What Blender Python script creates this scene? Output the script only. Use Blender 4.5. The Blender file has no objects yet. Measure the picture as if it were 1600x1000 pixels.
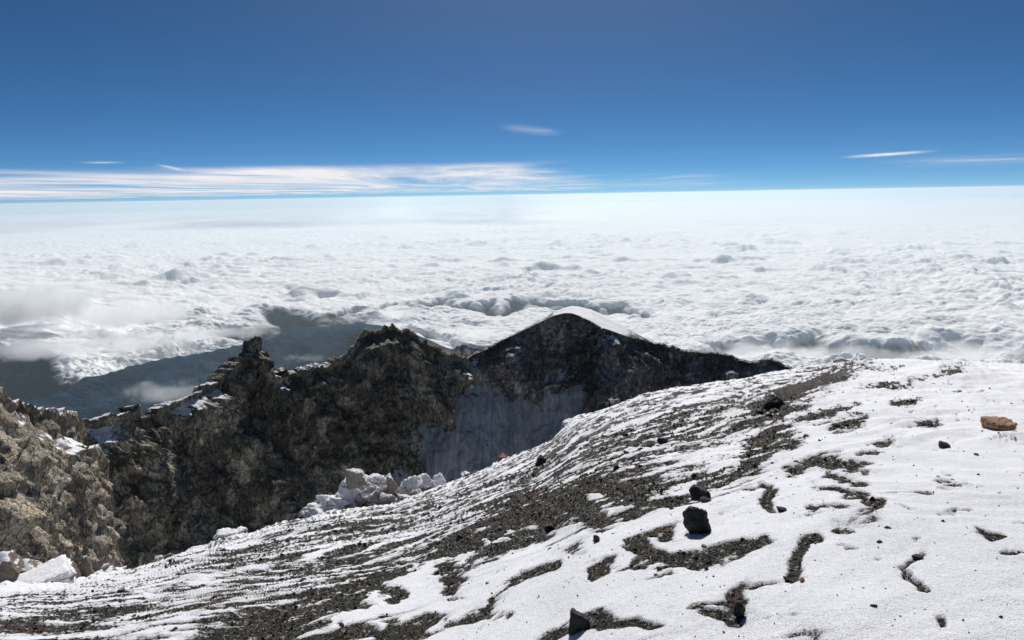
import bpy, math, random
import numpy as np
from mathutils import Matrix, Vector

random.seed(7)
rng = np.random.default_rng(11)
F = 1043.0                      # focal length in photo pixels (frame 1600 wide)
PITCH = math.radians(10.6)     # camera looks down
ROLL = math.radians(1.0)
EYE = 1.65

scene = bpy.context.scene
C = scene.collection

# ------------------------------------------------------------------ camera
cam_d = bpy.data.cameras.new('camera')
cam = bpy.data.objects.new('camera', cam_d); C.objects.link(cam)
cam_d.sensor_width = 36.0
cam_d.lens = 36.0 * F / 1600.0
cam_d.clip_start = 0.05
cam_d.clip_end = 900000.0
# camera axes in the world (looking along +Y, pitched down, slightly rolled)
fw = np.array([0, math.cos(PITCH), -math.sin(PITCH)])
rt0 = np.array([1.0, 0, 0])
up0 = np.cross(rt0, fw)
rt = rt0 * math.cos(ROLL) - up0 * math.sin(ROLL)
up = up0 * math.cos(ROLL) + rt0 * math.sin(ROLL)
cam.matrix_world = Matrix(((rt[0], up[0], -fw[0], 0), (rt[1], up[1], -fw[1], 0), (rt[2], up[2], -fw[2], 0), (0, 0, 0, 1)))
scene.camera = cam


def survey(px, py):
    """bearing (radians from +Y) and tangent of the depression angle of a sight line"""
    px = np.asarray(px, float); py = np.asarray(py, float)
    x = (px - 800) / F; y = (500 - py) / F
    d = [fw[k] + rt[k] * x + up[k] * y for k in range(3)]
    h = np.hypot(d[0], d[1])
    return np.arctan2(d[0], d[1]), -d[2] / h


def sight(x, y, z):
    """inverse of survey for a point"""
    cx = x * rt[0] + y * rt[1] + z * rt[2]
    cy = x * up[0] + y * up[1] + z * up[2]
    cz = x * fw[0] + y * fw[1] + z * fw[2]
    cz = np.where(cz > 1e-6, cz, 1e-6)
    return 800 + F * cx / cz, 500 - F * cy / cz


def table(pts, az):
    """depression tangent along bearings, from a list of points (px, py)"""
    a, t = survey([p[0] for p in pts], [p[1] for p in pts])
    return np.interp(az, a, t)


def vtable(pts, az):
    a, _ = survey([p[0] for p in pts], [600] * len(pts))
    return np.interp(az, a, [p[1] for p in pts])


# ------------------------------------------------------------------ noise
_perm = rng.permutation(256).astype(np.int32)
_perm = np.concatenate([_perm, _perm])
_g2 = np.stack([np.cos(np.arange(256) * 2 * np.pi / 256), np.sin(np.arange(256) * 2 * np.pi / 256)], 1).astype(np.float32)
_g3 = rng.normal(size=(256, 3)); _g3 /= np.linalg.norm(_g3, axis=1)[:, None]; _g3 = (_g3 * 1.15).astype(np.float32)


def fade(t): return t * t * t * (t * (t * 6 - 15) + 10)


def n2(x, y, seed=0):
    x = x + seed * 37.17; y = y - seed * 91.7
    xf = np.floor(x); yf = np.floor(y)
    xi = xf.astype(np.int64) & 255; yi = yf.astype(np.int64) & 255
    fx = (x - xf).astype(np.float32); fy = (y - yf).astype(np.float32)
    u = fade(fx); v = fade(fy)

    def g(ix, iy, dx, dy):
        h = _perm[_perm[ix & 255] + (iy & 255)]
        q = _g2[h]
        return q[..., 0] * dx + q[..., 1] * dy
    a = g(xi, yi, fx, fy); b = g(xi + 1, yi, fx - 1, fy)
    c = g(xi, yi + 1, fx, fy - 1); d = g(xi + 1, yi + 1, fx - 1, fy - 1)
    return ((a + u * (b - a)) * (1 - v) + (c + u * (d - c)) * v) * 1.4


def n3(x, y, z, seed=0):
    x = x + seed * 37.17; y = y - seed * 91.7; z = z + seed * 13.3
    xf = np.floor(x); yf = np.floor(y); zf = np.floor(z)
    xi = xf.astype(np.int64) & 255; yi = yf.astype(np.int64) & 255; zi = zf.astype(np.int64) & 255
    fx = (x - xf).astype(np.float32); fy = (y - yf).astype(np.float32); fz = (z - zf).astype(np.float32)
    u = fade(fx); v = fade(fy); w = fade(fz)

    def g(i, j, k):
        h = _perm[_perm[_perm[(xi + i) & 255] + ((yi + j) & 255)] + ((zi + k) & 255)]
        q = _g3[h]
        return q[..., 0] * (fx - i) + q[..., 1] * (fy - j) + q[..., 2] * (fz - k)
    r = []
    for k in (0, 1):
        a = g(0, 0, k); b = g(1, 0, k); c = g(0, 1, k); d = g(1, 1, k)
        r.append((a + u * (b - a)) * (1 - v) + (c + u * (d - c)) * v)
    return (r[0] + w * (r[1] - r[0])) * 1.3


def fbm2(x, y, o=4, seed=0, gain=.5):
    s = 0; a = 1.0; f = 1.0
    for k in range(o):
        s = s + a * n2(x * f, y * f, seed + k); a *= gain; f *= 2.03
    return s


def fbm3(x, y, z, o=4, seed=0, gain=.5, ridge=False):
    s = 0; a = 1.0; f = 1.0
    for k in range(o):
        v = n3(x * f, y * f, z * f, seed + k)
        if ridge: v = 1 - 2 * np.abs(v) * 1.4
        s = s + a * v; a *= gain; f *= 2.05
    return s


def sstep(e0, e1, x):
    t = np.clip((x - e0) / (e1 - e0), 0, 1)
    return t * t * (3 - 2 * t)


# ------------------------------------------------------------------ mesh helpers
def tag(o, label=None, cat=None, group=None, kind=None):
    if label: o['label'] = label
    if cat: o['category'] = cat
    if group: o['group'] = group
    if kind: o['kind'] = kind
    return o


def mesh_from(name, V, Fq, mat, smooth=True, attrs=None):
    me = bpy.data.meshes.new(name)
    V = np.asarray(V, np.float32); Fq = np.asarray(Fq, np.int32)
    n, k = Fq.shape
    me.vertices.add(len(V)); me.vertices.foreach_set('co', V.ravel())
    me.loops.add(n * k); me.loops.foreach_set('vertex_index', Fq.ravel())
    me.polygons.add(n)
    me.polygons.foreach_set('loop_start', np.arange(0, n * k, k, dtype=np.int32))
    me.polygons.foreach_set('loop_total', np.full(n, k, np.int32))
    me.polygons.foreach_set('use_smooth', np.full(n, smooth, dtype=bool))
    me.update(calc_edges=True)
    for an, av in (attrs or {}).items():
        at = me.attributes.new(an, 'FLOAT', 'POINT')
        at.data.foreach_set('value', np.asarray(av, np.float32).ravel())
    me.materials.append(mat)
    return me


def add(name, me, parent=None):
    o = bpy.data.objects.new(name, me); C.objects.link(o)
    if parent: o.parent = parent
    return o


def grid_faces(nr, nc, close=False):
    i = np.arange(nr * nc).reshape(nr, nc)
    if close: i = np.concatenate([i, i[:, :1]], 1)
    return np.stack([i[:-1, :-1], i[:-1, 1:], i[1:, 1:], i[1:, :-1]], -1).reshape(-1, 4)


def grid_obj(name, X, Y, Z, mat, attrs=None, close=False, flip=False):
    V = np.stack([X, Y, Z], -1).reshape(-1, 3)
    f = grid_faces(X.shape[0], X.shape[1], close)
    if flip: f = f[:, ::-1]
    return add(name, mesh_from(name, V, f, mat, True, attrs))


# ------------------------------------------------------------------ node helpers
class NT:
    def __init__(s, name):
        s.m = bpy.data.materials.new(name); s.m.use_nodes = True
        s.t = s.m.node_tree; s.t.nodes.clear()
        s.out = s.t.nodes.new('ShaderNodeOutputMaterial')

    def n(s, typ, **kw):
        nd = s.t.nodes.new(typ)
        for k, v in kw.items():
            if k.startswith('i_'):
                key = k[2:].replace('_', ' ')
                nd.inputs[key].default_value = v
            else: setattr(nd, k, v)
        return nd

    def l(s, a, b): s.t.links.new(a, b)

    def val(s, sock, v):
        if isinstance(v, bpy.types.NodeSocket): s.l(v, sock)
        elif v is not None: sock.default_value = v

    def math(s, op, a, b=0.0, clamp=False, c=None):
        nd = s.t.nodes.new('ShaderNodeMath'); nd.operation = op; nd.use_clamp = clamp
        s.val(nd.inputs[0], a); s.val(nd.inputs[1], b)
        if c is not None: s.val(nd.inputs[2], c)
        return nd.outputs[0]

    def mix(s, f, a, b):
        nd = s.t.nodes.new('ShaderNodeMix'); nd.data_type = 'RGBA'
        s.val(nd.inputs[0], f)
        for k, v in ((6, a), (7, b)):
            if isinstance(v, tuple) and len(v) == 3: v = v + (1,)
            s.val(nd.inputs[k], v)
        return nd.outputs[2]

    def ramp(s, f, a, b):
        nd = s.t.nodes.new('ShaderNodeMapRange'); nd.interpolation_type = 'SMOOTHSTEP'
        s.val(nd.inputs[0], f); nd.inputs[1].default_value = a; nd.inputs[2].default_value = b
        return nd.outputs[0]

    def noise(s, vec, scale, detail=4, rough=.55, dist=0.0):
        nd = s.t.nodes.new('ShaderNodeTexNoise')
        s.val(nd.inputs['Vector'], vec)
        nd.inputs['Scale'].default_value = scale; nd.inputs['Detail'].default_value = detail
        nd.inputs['Roughness'].default_value = rough; nd.inputs['Distortion'].default_value = dist
        return nd.outputs[0]

    def vor(s, vec, scale, feature='F1'):
        nd = s.t.nodes.new('ShaderNodeTexVoronoi'); nd.feature = feature
        s.val(nd.inputs['Vector'], vec); nd.inputs['Scale'].default_value = scale
        return nd

    def coord(s, scale=(1, 1, 1)):
        tc = s.t.nodes.new('ShaderNodeTexCoord')
        if scale == (1, 1, 1): return tc.outputs['Object']
        mp = s.t.nodes.new('ShaderNodeMapping'); mp.inputs['Scale'].default_value = scale
        s.l(tc.outputs['Object'], mp.inputs[0]); return mp.outputs[0]

    def attr(s, name):
        nd = s.t.nodes.new('ShaderNodeAttribute'); nd.attribute_name = name
        return nd.outputs['Fac']

    def bsdf(s, col, rough=.9, spec=.3, bump=None, dist=.01, strength=1.0, sss=None):
        b = s.t.nodes.new('ShaderNodeBsdfPrincipled')
        if isinstance(col, tuple) and len(col) == 3: col = col + (1,)
        s.val(b.inputs['Base Color'], col); s.val(b.inputs['Roughness'], rough)
        b.inputs['Specular IOR Level'].default_value = spec
        if bump is not None:
            bp = s.t.nodes.new('ShaderNodeBump'); bp.inputs['Distance'].default_value = dist
            bp.inputs['Strength'].default_value = strength
            s.l(bump, bp.inputs['Height']); s.l(bp.outputs[0], b.inputs['Normal'])
        return b.outputs[0]

    def done(s, sh=None, vol=None):
        if sh is not None: s.l(sh, s.out.inputs['Surface'])
        if vol is not None: s.l(vol, s.out.inputs['Volume'])
        return s.m


# ------------------------------------------------------------------ materials
def mat_ground():
    t = NT('snow_and_gravel')
    co = t.coord()
    m = t.attr('bare')                                # > 0 gravel, < 0 snow
    fine = t.noise(co, 26, 6, .75)
    mid = t.noise(co, 7, 4, .6)
    grain = t.noise(co, 95, 3, .8)
    v = t.math('ADD', m, t.math('MULTIPLY', t.math('SUBTRACT', fine, .5), 1.05))
    v = t.math('ADD', v, t.math('MULTIPLY', t.math('SUBTRACT', grain, .5), .8))
    v = t.math('ADD', v, t.math('MULTIPLY', t.math('SUBTRACT', mid, .5), .35))
    bare = t.ramp(v, -.03, .07)
    # grit peppered through the snow
    vn = t.vor(co, 55)
    spk = t.ramp(vn.outputs['Distance'], .20, .10)
    sel = t.math('GREATER_THAN', t.math('ADD', t.noise(co, 2.2, 3, .6), t.math('MULTIPLY', t.noise(co, 60, 1, .5), .5)), .97)
    spk = t.math('MULTIPLY', spk, sel)
    # gravel colours, stone by stone
    st = t.vor(co, 42)
    sc = t.n('ShaderNodeSeparateColor'); t.l(st.outputs['Color'], sc.inputs[0])
    base = t.mix(sc.outputs[0], (.015, .015, .012), (.056, .052, .040))
    base = t.mix(t.ramp(t.noise(co, 1.4, 3, .6), .5, .68), base, (.075, .045, .035))
    pale = t.math('GREATER_THAN', sc.outputs[1], .93)
    base = t.mix(pale, base, (.30, .28, .26))
    frost = t.math('GREATER_THAN', t.math('ADD', grain, t.math('MULTIPLY', fine, .6)), .96)
    base = t.mix(t.math('MULTIPLY', frost, .8), base, (.62, .64, .68))
    dust = t.ramp(t.noise(co, .8, 4, .6), .35, .75)
    snow = t.mix(dust, (.80, .81, .85), (.70, .71, .76))
    snow = t.mix(t.ramp(fine, .35, .75), snow, (.88, .89, .92))
    dots = t.ramp(t.math('ADD', t.noise(co, 105, 2, .6), t.math('MULTIPLY', t.math('MAXIMUM', t.math('ADD', m, .45), 0.0), .42)), .56, .68)
    snow = t.mix(t.math('MULTIPLY', dots, .62), snow, (.25, .25, .27))
    snow = t.mix(t.math('MULTIPLY', spk, .75), snow, (.12, .12, .12))
    col = t.mix(bare, snow, base)
    h = t.math('ADD', t.math('MULTIPLY', st.outputs['Distance'], -.9), t.math('MULTIPLY', grain, .8))
    hs = t.math('ADD', t.math('MULTIPLY', grain, .45), t.math('MULTIPLY', fine, .8))
    hm = t.n('ShaderNodeMix'); t.l(bare, hm.inputs[0]); t.l(hs, hm.inputs[2]); t.l(h, hm.inputs[3])
    rough = t.math('MULTIPLY_ADD', bare, .25, c=.65)
    return t.done(t.bsdf(col, rough, .25, hm.outputs[0], .022, .9))


def mat_cliff(name, a, b, c, d, snow_lo=.62, snow_amt=1.0, scale=1.0, streak=False):
    t = NT(name)
    co = t.coord()
    big = t.noise(co, .028 * scale, 4, .6, .4)
    md = t.noise(t.coord((1, 1, .55)), .14 * scale, 5, .68, .3)
    fn = t.noise(t.coord((1, 1, .6)), 1.0 * scale, 6, .74)
    vf = t.noise(co, 3.5 * scale, 3, .7)
    col = t.mix(t.ramp(big, .38, .62), a, b)
    hue = t.noise(co, .055 * scale, 5, .7, .8)
    col = t.mix(t.math('MULTIPLY', t.ramp(hue, .54, .68), .7), col, (a[0] * 1.25, a[1] * .85, a[2] * .75))
    col = t.mix(t.math('MULTIPLY', t.ramp(hue, .45, .32), .6), col, (a[0] * .95, a[1] * 1.0, a[2] * 1.25))
    col = t.mix(t.ramp(md, .46, .66), col, c)
    col = t.mix(t.ramp(t.math('SUBTRACT', md, t.math('MULTIPLY', big, .5)), .30, .12), col, d)
    k = t.math('ADD', t.math('MULTIPLY', t.ramp(fn, .30, .70), 1.35), .35)
    k = t.math('MULTIPLY', k, t.math('ADD', t.math('MULTIPLY', t.ramp(vf, .3, .7), .4), .8))
    wv = t.n('ShaderNodeVectorMath', operation='ADD'); dsp = t.n('ShaderNodeTexNoise'); dsp.inputs['Scale'].default_value = .25 * scale
    t.l(co, dsp.inputs['Vector']); sc3 = t.n('ShaderNodeVectorMath', operation='SCALE'); sc3.inputs['Scale'].default_value = 3.0 / scale
    t.l(dsp.outputs['Color'], sc3.inputs[0]); t.l(t.coord((1, 1, .38)), wv.inputs[0]); t.l(sc3.outputs[0], wv.inputs[1])
    cr = t.vor(wv.outputs[0], .20 * scale, 'DISTANCE_TO_EDGE').outputs['Distance']
    cr2 = t.vor(wv.outputs[0], .65 * scale, 'DISTANCE_TO_EDGE').outputs['Distance']
    crk = t.math('MULTIPLY', t.math('MULTIPLY_ADD', t.ramp(cr, .0, .07), .55, c=.45), t.math('MULTIPLY_ADD', t.ramp(cr2, .0, .10), .22, c=.78))
    cell = t.vor(wv.outputs[0], .20 * scale); cs_ = t.n('ShaderNodeSeparateColor'); t.l(cell.outputs['Color'], cs_.inputs[0])
    lg = t.noise(t.coord((1, 1, .45)), .035 * scale, 3, .6, .6)
    k = t.math('MULTIPLY', k, t.math('MULTIPLY_ADD', t.ramp(lg, .34, .66), .9, c=.55))
    k = t.math('MULTIPLY', k, t.math('MULTIPLY', crk, t.math('MULTIPLY_ADD', cs_.outputs[0], .6, c=.85)))
    mul = t.n('ShaderNodeMix', data_type='RGBA', blend_type='MULTIPLY'); mul.inputs[0].default_value = 1
    cmb = t.n('ShaderNodeCombineColor')
    for q in range(3): t.l(k, cmb.inputs[q])
    t.l(col, mul.inputs[6]); t.l(cmb.outputs[0], mul.inputs[7]); col = mul.outputs[2]
    # snow lying on whatever is flat enough
    geo = t.n('ShaderNodeNewGeometry'); sp = t.n('ShaderNodeSeparateXYZ'); t.l(geo.outputs['Normal'], sp.inputs[0])
    s = t.math('ADD', sp.outputs[2], t.math('MULTIPLY', t.math('SUBTRACT', fn, .5), .55))
    s = t.math('ADD', s, t.math('MULTIPLY', t.math('SUBTRACT', vf, .5), .3))
    s = t.math('ADD', s, t.attr('snow'))
    sm = t.math('MULTIPLY', t.ramp(s, snow_lo, snow_lo + .14), snow_amt)
    col = t.mix(sm, col, (.86, .86, .89))
    h = t.math('ADD', t.math('MULTIPLY', md, 2.0), t.math('ADD', fn, t.math('MULTIPLY', vf, .35)))
    h = t.math('ADD', h, t.math('MULTIPLY', crk, .8))
    h = t.math('MULTIPLY', h, t.math('MULTIPLY_ADD', sm, -.97, c=1.0))
    return t.done(t.bsdf(col, .95, .12, h, 1.6 / scale, .9))


def mat_scree():
    t = NT('snowy_scree')
    co = t.coord()
    st = t.noise(t.coord((.13, .03, .03)), 1.0, 6, .75, 2.2)
    fn = t.noise(co, .8, 7, .8)
    col = t.mix(t.ramp(st, .36, .66), (.27, .27, .275), (.62, .62, .64))
    col = t.mix(t.ramp(fn, .42, .66), col, (.36, .355, .355))
    col = t.mix(t.ramp(t.noise(co, .22, 6, .8), .60, .68), col, (.07, .07, .075))
    return t.done(t.bsdf(col, .95, .1, t.math('ADD', fn, st), .8, .7))


def mat_stone(name, a, b, c, snow=.0, scale=1.0, rough=.85, bump=.02):
    """rock; snow in 0..1 says how much of its upward faces carry snow"""
    t = NT(name)
    oi = t.n('ShaderNodeObjectInfo')
    ad = t.n('ShaderNodeVectorMath', operation='ADD')
    mu = t.n('ShaderNodeMath', operation='MULTIPLY'); t.l(oi.outputs['Random'], mu.inputs[0]); mu.inputs[1].default_value = 57.0
    t.l(t.coord(), ad.inputs[0]); t.l(mu.outputs[0], ad.inputs[1])
    co = ad.outputs[0]
    n1 = t.noise(co, 3.0 * scale, 5, .65)
    f = t.noise(co, 16 * scale, 5, .72)
    col = t.mix(t.ramp(n1, .38, .62), a, b)
    col = t.mix(t.ramp(f, .5, .72), col, c)
    geo = t.n('ShaderNodeNewGeometry'); sp = t.n('ShaderNodeSeparateXYZ'); t.l(geo.outputs['Normal'], sp.inputs[0])
    if snow > 0:
        s = t.math('ADD', sp.outputs[2], t.math('MULTIPLY', t.math('SUBTRACT', f, .5), .5))
        s = t.math('ADD', s, t.math('MULTIPLY', t.math('SUBTRACT', n1, .5), .9))
        col = t.mix(t.ramp(s, 1.15 - snow, 1.27 - snow), col, (.82, .83, .87))
    h = t.math('ADD', t.math('MULTIPLY', n1, 1.2), f)
    return t.done(t.bsdf(col, rough, .3, h, bump, .9))


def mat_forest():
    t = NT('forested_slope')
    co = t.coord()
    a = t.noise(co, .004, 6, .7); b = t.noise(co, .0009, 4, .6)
    col = t.mix(t.ramp(a, .35, .65), (.004, .026, .056), (.012, .048, .084))  # blue of the hazy air is put into the forest colour
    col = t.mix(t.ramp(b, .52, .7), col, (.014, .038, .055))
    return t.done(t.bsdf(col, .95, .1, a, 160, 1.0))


def mat_cloud(name='cloud', col=(.93, .94, .96), soft=(0.0, 1.0), nscale=.0012):
    t = NT(name)
    co = t.coord()
    al = t.attr('cover')
    n = t.math('SUBTRACT', t.noise(co, nscale, 6, .62), .5)
    al = t.math('ADD', al, t.math('MULTIPLY', n, 1.1))
    al = t.ramp(al, soft[0], soft[1])
    d = t.n('ShaderNodeBsdfDiffuse'); d.inputs['Color'].default_value = col + (1,)
    tl = t.n('ShaderNodeBsdfTranslucent'); tl.inputs['Color'].default_value = col + (1,)
    ms = t.n('ShaderNodeMixShader'); ms.inputs[0].default_value = .06
    t.l(d.outputs[0], ms.inputs[1]); t.l(tl.outputs[0], ms.inputs[2])
    tr = t.n('ShaderNodeBsdfTransparent')
    m2 = t.n('ShaderNodeMixShader'); t.l(al, m2.inputs[0]); t.l(tr.outputs[0], m2.inputs[1]); t.l(ms.outputs[0], m2.inputs[2])
    return t.done(m2.outputs[0])


def mat_cirrus():
    t = NT('cirrus')
    co = t.coord((.000035, .000006, 0))
    n1 = t.noise(co, 1.0, 7, .62, 1.2)
    n2_ = t.noise(t.coord((.000012, .00002, 0)), 1.0, 5, .6, .3)
    al = t.math('MULTIPLY', t.math('MULTIPLY', t.attr('cover'), .8), t.ramp(t.math('ADD', t.math('MULTIPLY', n1, .95), t.math('MULTIPLY', n2_, .15)), .34, .74))
    tl = t.n('ShaderNodeBsdfTranslucent'); tl.inputs['Color'].default_value = (.86, .85, .86, 1)
    tr = t.n('ShaderNodeBsdfTransparent')
    m2 = t.n('ShaderNodeMixShader'); t.l(al, m2.inputs[0]); t.l(tr.outputs[0], m2.inputs[1]); t.l(tl.outputs[0], m2.inputs[2])
    return t.done(m2.outputs[0])


# ------------------------------------------------------------------ foreground slope
EDGE = [(-900, 840), (-400, 905), (-100, 925), (0, 918), (100, 915), (150, 903), (200, 896), (250, 882), (300, 862), (350, 845),
        (400, 835), (440, 820), (500, 806), (560, 796), (620, 788), (700, 758), (750, 740), (780, 722), (830, 704), (862, 692),
        (885, 665), (900, 652), (960, 636), (1000, 620), (1060, 606), (1150, 596), (1200, 585), (1250, 576), (1300, 570),
        (1350, 562), (1420, 565), (1500, 568), (1600, 572), (1750, 580), (1950, 600)]
REDGE = [(-900, 17), (0, 17), (200, 20), (450, 27), (700, 34), (900, 42), (1100, 44), (1250, 46), (1350, 42), (1600, 38), (1950, 36)]
AZ_LIM = math.radians(47)


_ea = np.linspace(-math.radians(50), math.radians(50), 1001)
_et = table(EDGE, _ea)
_kr = np.exp(-(np.linspace(-3, 3, 121)) ** 2 / 2); _kr /= _kr.sum()
_es = np.convolve(np.pad(_et, 60, mode='edge'), _kr, 'valid')
_rs = np.convolve(np.pad(vtable(REDGE, _ea), 60, mode='edge'), _kr, 'valid')


def edge_T(az, fine=False):
    t = np.interp(az, _ea, _es)
    return t * sstep(math.radians(115), AZ_LIM, np.abs(az)) + .18 * (1 - sstep(math.radians(115), AZ_LIM, np.abs(az)))


def edge_R(az): return np.interp(az, _ea, _rs)


def edge_res(az): return np.interp(az, _ea, _et - _es)


def ground_z(az, r):
    T = edge_T(az); R = edge_R(az)
    q = np.minimum(r, R * 2.2)
    z = -EYE + (2 * EYE / R - T) * q - EYE / R ** 2 * q * q
    sl = (2 * EYE / R - T) - 2 * EYE / R ** 2 * q
    z = z + (r - q) * sl
    z = z - edge_res(az) * np.minimum(r, R * 1.1) * sstep(.45, 1.0, r / R)
    # past the brink the crater side steepens
    z = z - np.maximum(r - R * 1.25, 0) ** 1.35 * .25
    return z


def on_ground(px, py):
    """point of the slope met by a sight line, from above the brink"""
    az, T = survey(px, py)
    az = float(az); T = float(T)
    Te = float(edge_T(np.array([az]))[0]); R = float(edge_R(np.array([az]))[0])
    k = max(T - Te, 1e-5) / EYE          # (1-r/R)^2 = k r
    lo, hi = 0.3, R
    for _ in range(50):
        m = .5 * (lo + hi)
        if (1 - m / R) ** 2 - k * m > 0: lo = m
        else: hi = m
    r = lo
    return r * math.sin(az), r * math.cos(az), float(ground_z(np.array([az]), np.array([r]))[0]), r


# exposed gravel: (polyline, half width px, strength)
S = [
    ([(1345, 568), (1290, 590), (1235, 640), (1205, 680), (1180, 715)], 16, .55),
    ([(1200, 690), (1185, 725), (1130, 752), (1060, 768), (990, 775)], 15, .75),
    ([(1000, 765), (930, 778), (860, 790), (800, 808)], 20, .85),
    ([(905, 795), (850, 812), (790, 835), (740, 858)], 24, .8),
    ([(1000, 790), (1040, 784), (1069, 779)], 6, .6),
    ([(922, 817), (950, 812), (985, 800)], 9, .6),
    ([(800, 835), (870, 850), (905, 862)], 12, .5),
    ([(740, 850), (690, 872), (630, 898), (570, 918)], 13, .7),
    ([(570, 915), (500, 950), (440, 985), (400, 1010)], 22, .7),
    ([(520, 985), (500, 1010)], 16, .5),
    ([(545, 960), (600, 945), (680, 925)], 7, .0),
    ([(701, 895), (700, 932)], 13, 1.0),
    ([(604, 932), (622, 930)], 10, 1.0),
    ([(760, 868), (735, 880), (700, 895)], 9, .45),
    ([(870, 893), (835, 902), (800, 923), (786, 946)], 7, .6),
    ([(865, 888), (819, 900)], 9, .5),
    ([(620, 995), (690, 978), (730, 972), (784, 964)], 12, 1.1),
    ([(545, 978), (572, 972)], 5, .5), ([(605, 980), (625, 975)], 5, .4), ([(540, 945), (550, 950)], 5, .5),
    ([(850, 1000), (878, 984)], 11, .6),
    ([(930, 970), (1005, 972)], 9, .85), ([(470, 1000), (560, 990), (640, 1000)], 9, .6), ([(1010, 905), (1040, 900)], 3, .4), ([(925, 895), (945, 888)], 5, .7),
    ([(1043, 837), (1005, 843), (982, 862), (998, 877), (1043, 880), (1088, 882)], 8, .7),
    ([(982, 856), (1000, 868)], 9, .4),
    ([(1085, 884), (1105, 885), (1140, 874), (1187, 859)], 10, .75),
    ([(1278, 850), (1250, 856), (1240, 885), (1252, 916)], 9, .65),
    ([(1225, 920), (1180, 926), (1156, 940)], 7, .45),
    ([(1150, 950), (1156, 975)], 18, .7),
    ([(1100, 966), (1130, 978)], 10, .5),
    ([(1235, 990), (1265, 995)], 12, .35),
    ([(1436, 875), (1422, 890), (1440, 918)], 8, .65),
    ([(1462, 972), (1464, 984)], 7, .6),
    ([(1530, 836), (1555, 848)], 8, .6),
    ([(1237, 740), (1268, 727), (1306, 724), (1350, 734)], 6, .7),
    ([(1299, 745), (1340, 761)], 4.5, .6),
    ([(1282, 766), (1325, 777), (1369, 794)], 5, .7), ([(1360, 797), (1352, 815)], 13, .65),
    ([(1268, 797), (1318, 797)], 4, .55),
    ([(1190, 770), (1198, 780)], 8, .8), ([(1203, 785), (1212, 805)], 6, .7),
    ([(1318, 832), (1330, 833)], 6, .5),
    ([(1395, 768), (1410, 771)], 3, .0),
    ([(1470, 760), (1488, 762)], 3, .5), ([(1475, 742), (1482, 743)], 2, .4),
    ([(1434, 659), (1465, 664)], 4, .55), ([(1308, 664), (1345, 657)], 6, .6),
    ([(1375, 695), (1398, 688)], 5, .5), ([(1350, 710), (1366, 710)], 4, .5),
    ([(1396, 633), (1415, 636), (1436, 628)], 4, .6), ([(1455, 592), (1498, 583)], 4, .6),
    ([(1300, 640), (1335, 634)], 4, .5), ([(1380, 605), (1435, 598)], 3, .5),
    ([(1340, 585), (1400, 578)], 2.5, .4), ([(1480, 572), (1512, 568)], 2, .5),
    ([(1485, 616), (1540, 620)], 1.5, .3), ([(1345, 607), (1400, 602)], 2.5, .4),
    ([(1256, 655), (1300, 648)], 4, .4), ([(1250, 690), (1230, 705)], 5, .4),
    ([(1400, 796), (1430, 802)], 2.5, .35), ([(1480, 806), (1492, 808)], 4, .35),
    ([(1185, 640), (1225, 622)], 9, .5), ([(1235, 615), (1310, 590)], 7, .5),
    # deeper snow
    ([(1095, 713), (1145, 705)], 9, -.7), ([(1115, 738), (1155, 730)], 6, -.8), ([(1015, 775), (1080, 763)], 7, -.8),
    ([(950, 802), (985, 790)], 5, -.5), ([(830, 856), (870, 850)], 9, -.45), ([(800, 878), (845, 872)], 10, -.5),
    ([(765, 850), (720, 880), (640, 905)], 6, -.7), ([(640, 910), (580, 930), (530, 970)], 8, -.5),
    ([(730, 930), (600, 955), (520, 985)], 14, -.12), ([(740, 905), (775, 885)], 14, -.2),
]


def seg_dist(PX, PY, pts, h):
    """distance in half widths, elongated sight-wise no more than the stroke"""
    best = np.full(PX.shape, 9.0, np.float32)
    for (x0, y0), (x1, y1) in zip(pts[:-1], pts[1:]):
        dx, dy = x1 - x0, y1 - y0
        L = dx * dx + dy * dy + 1e-6
        t = np.clip(((PX - x0) * dx + (PY - y0) * dy) / L, 0, 1)
        d = np.hypot((PX - x0 - t * dx) * .75, PY - y0 - t * dy) / h
        best = np.minimum(best, d)
    return best


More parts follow.
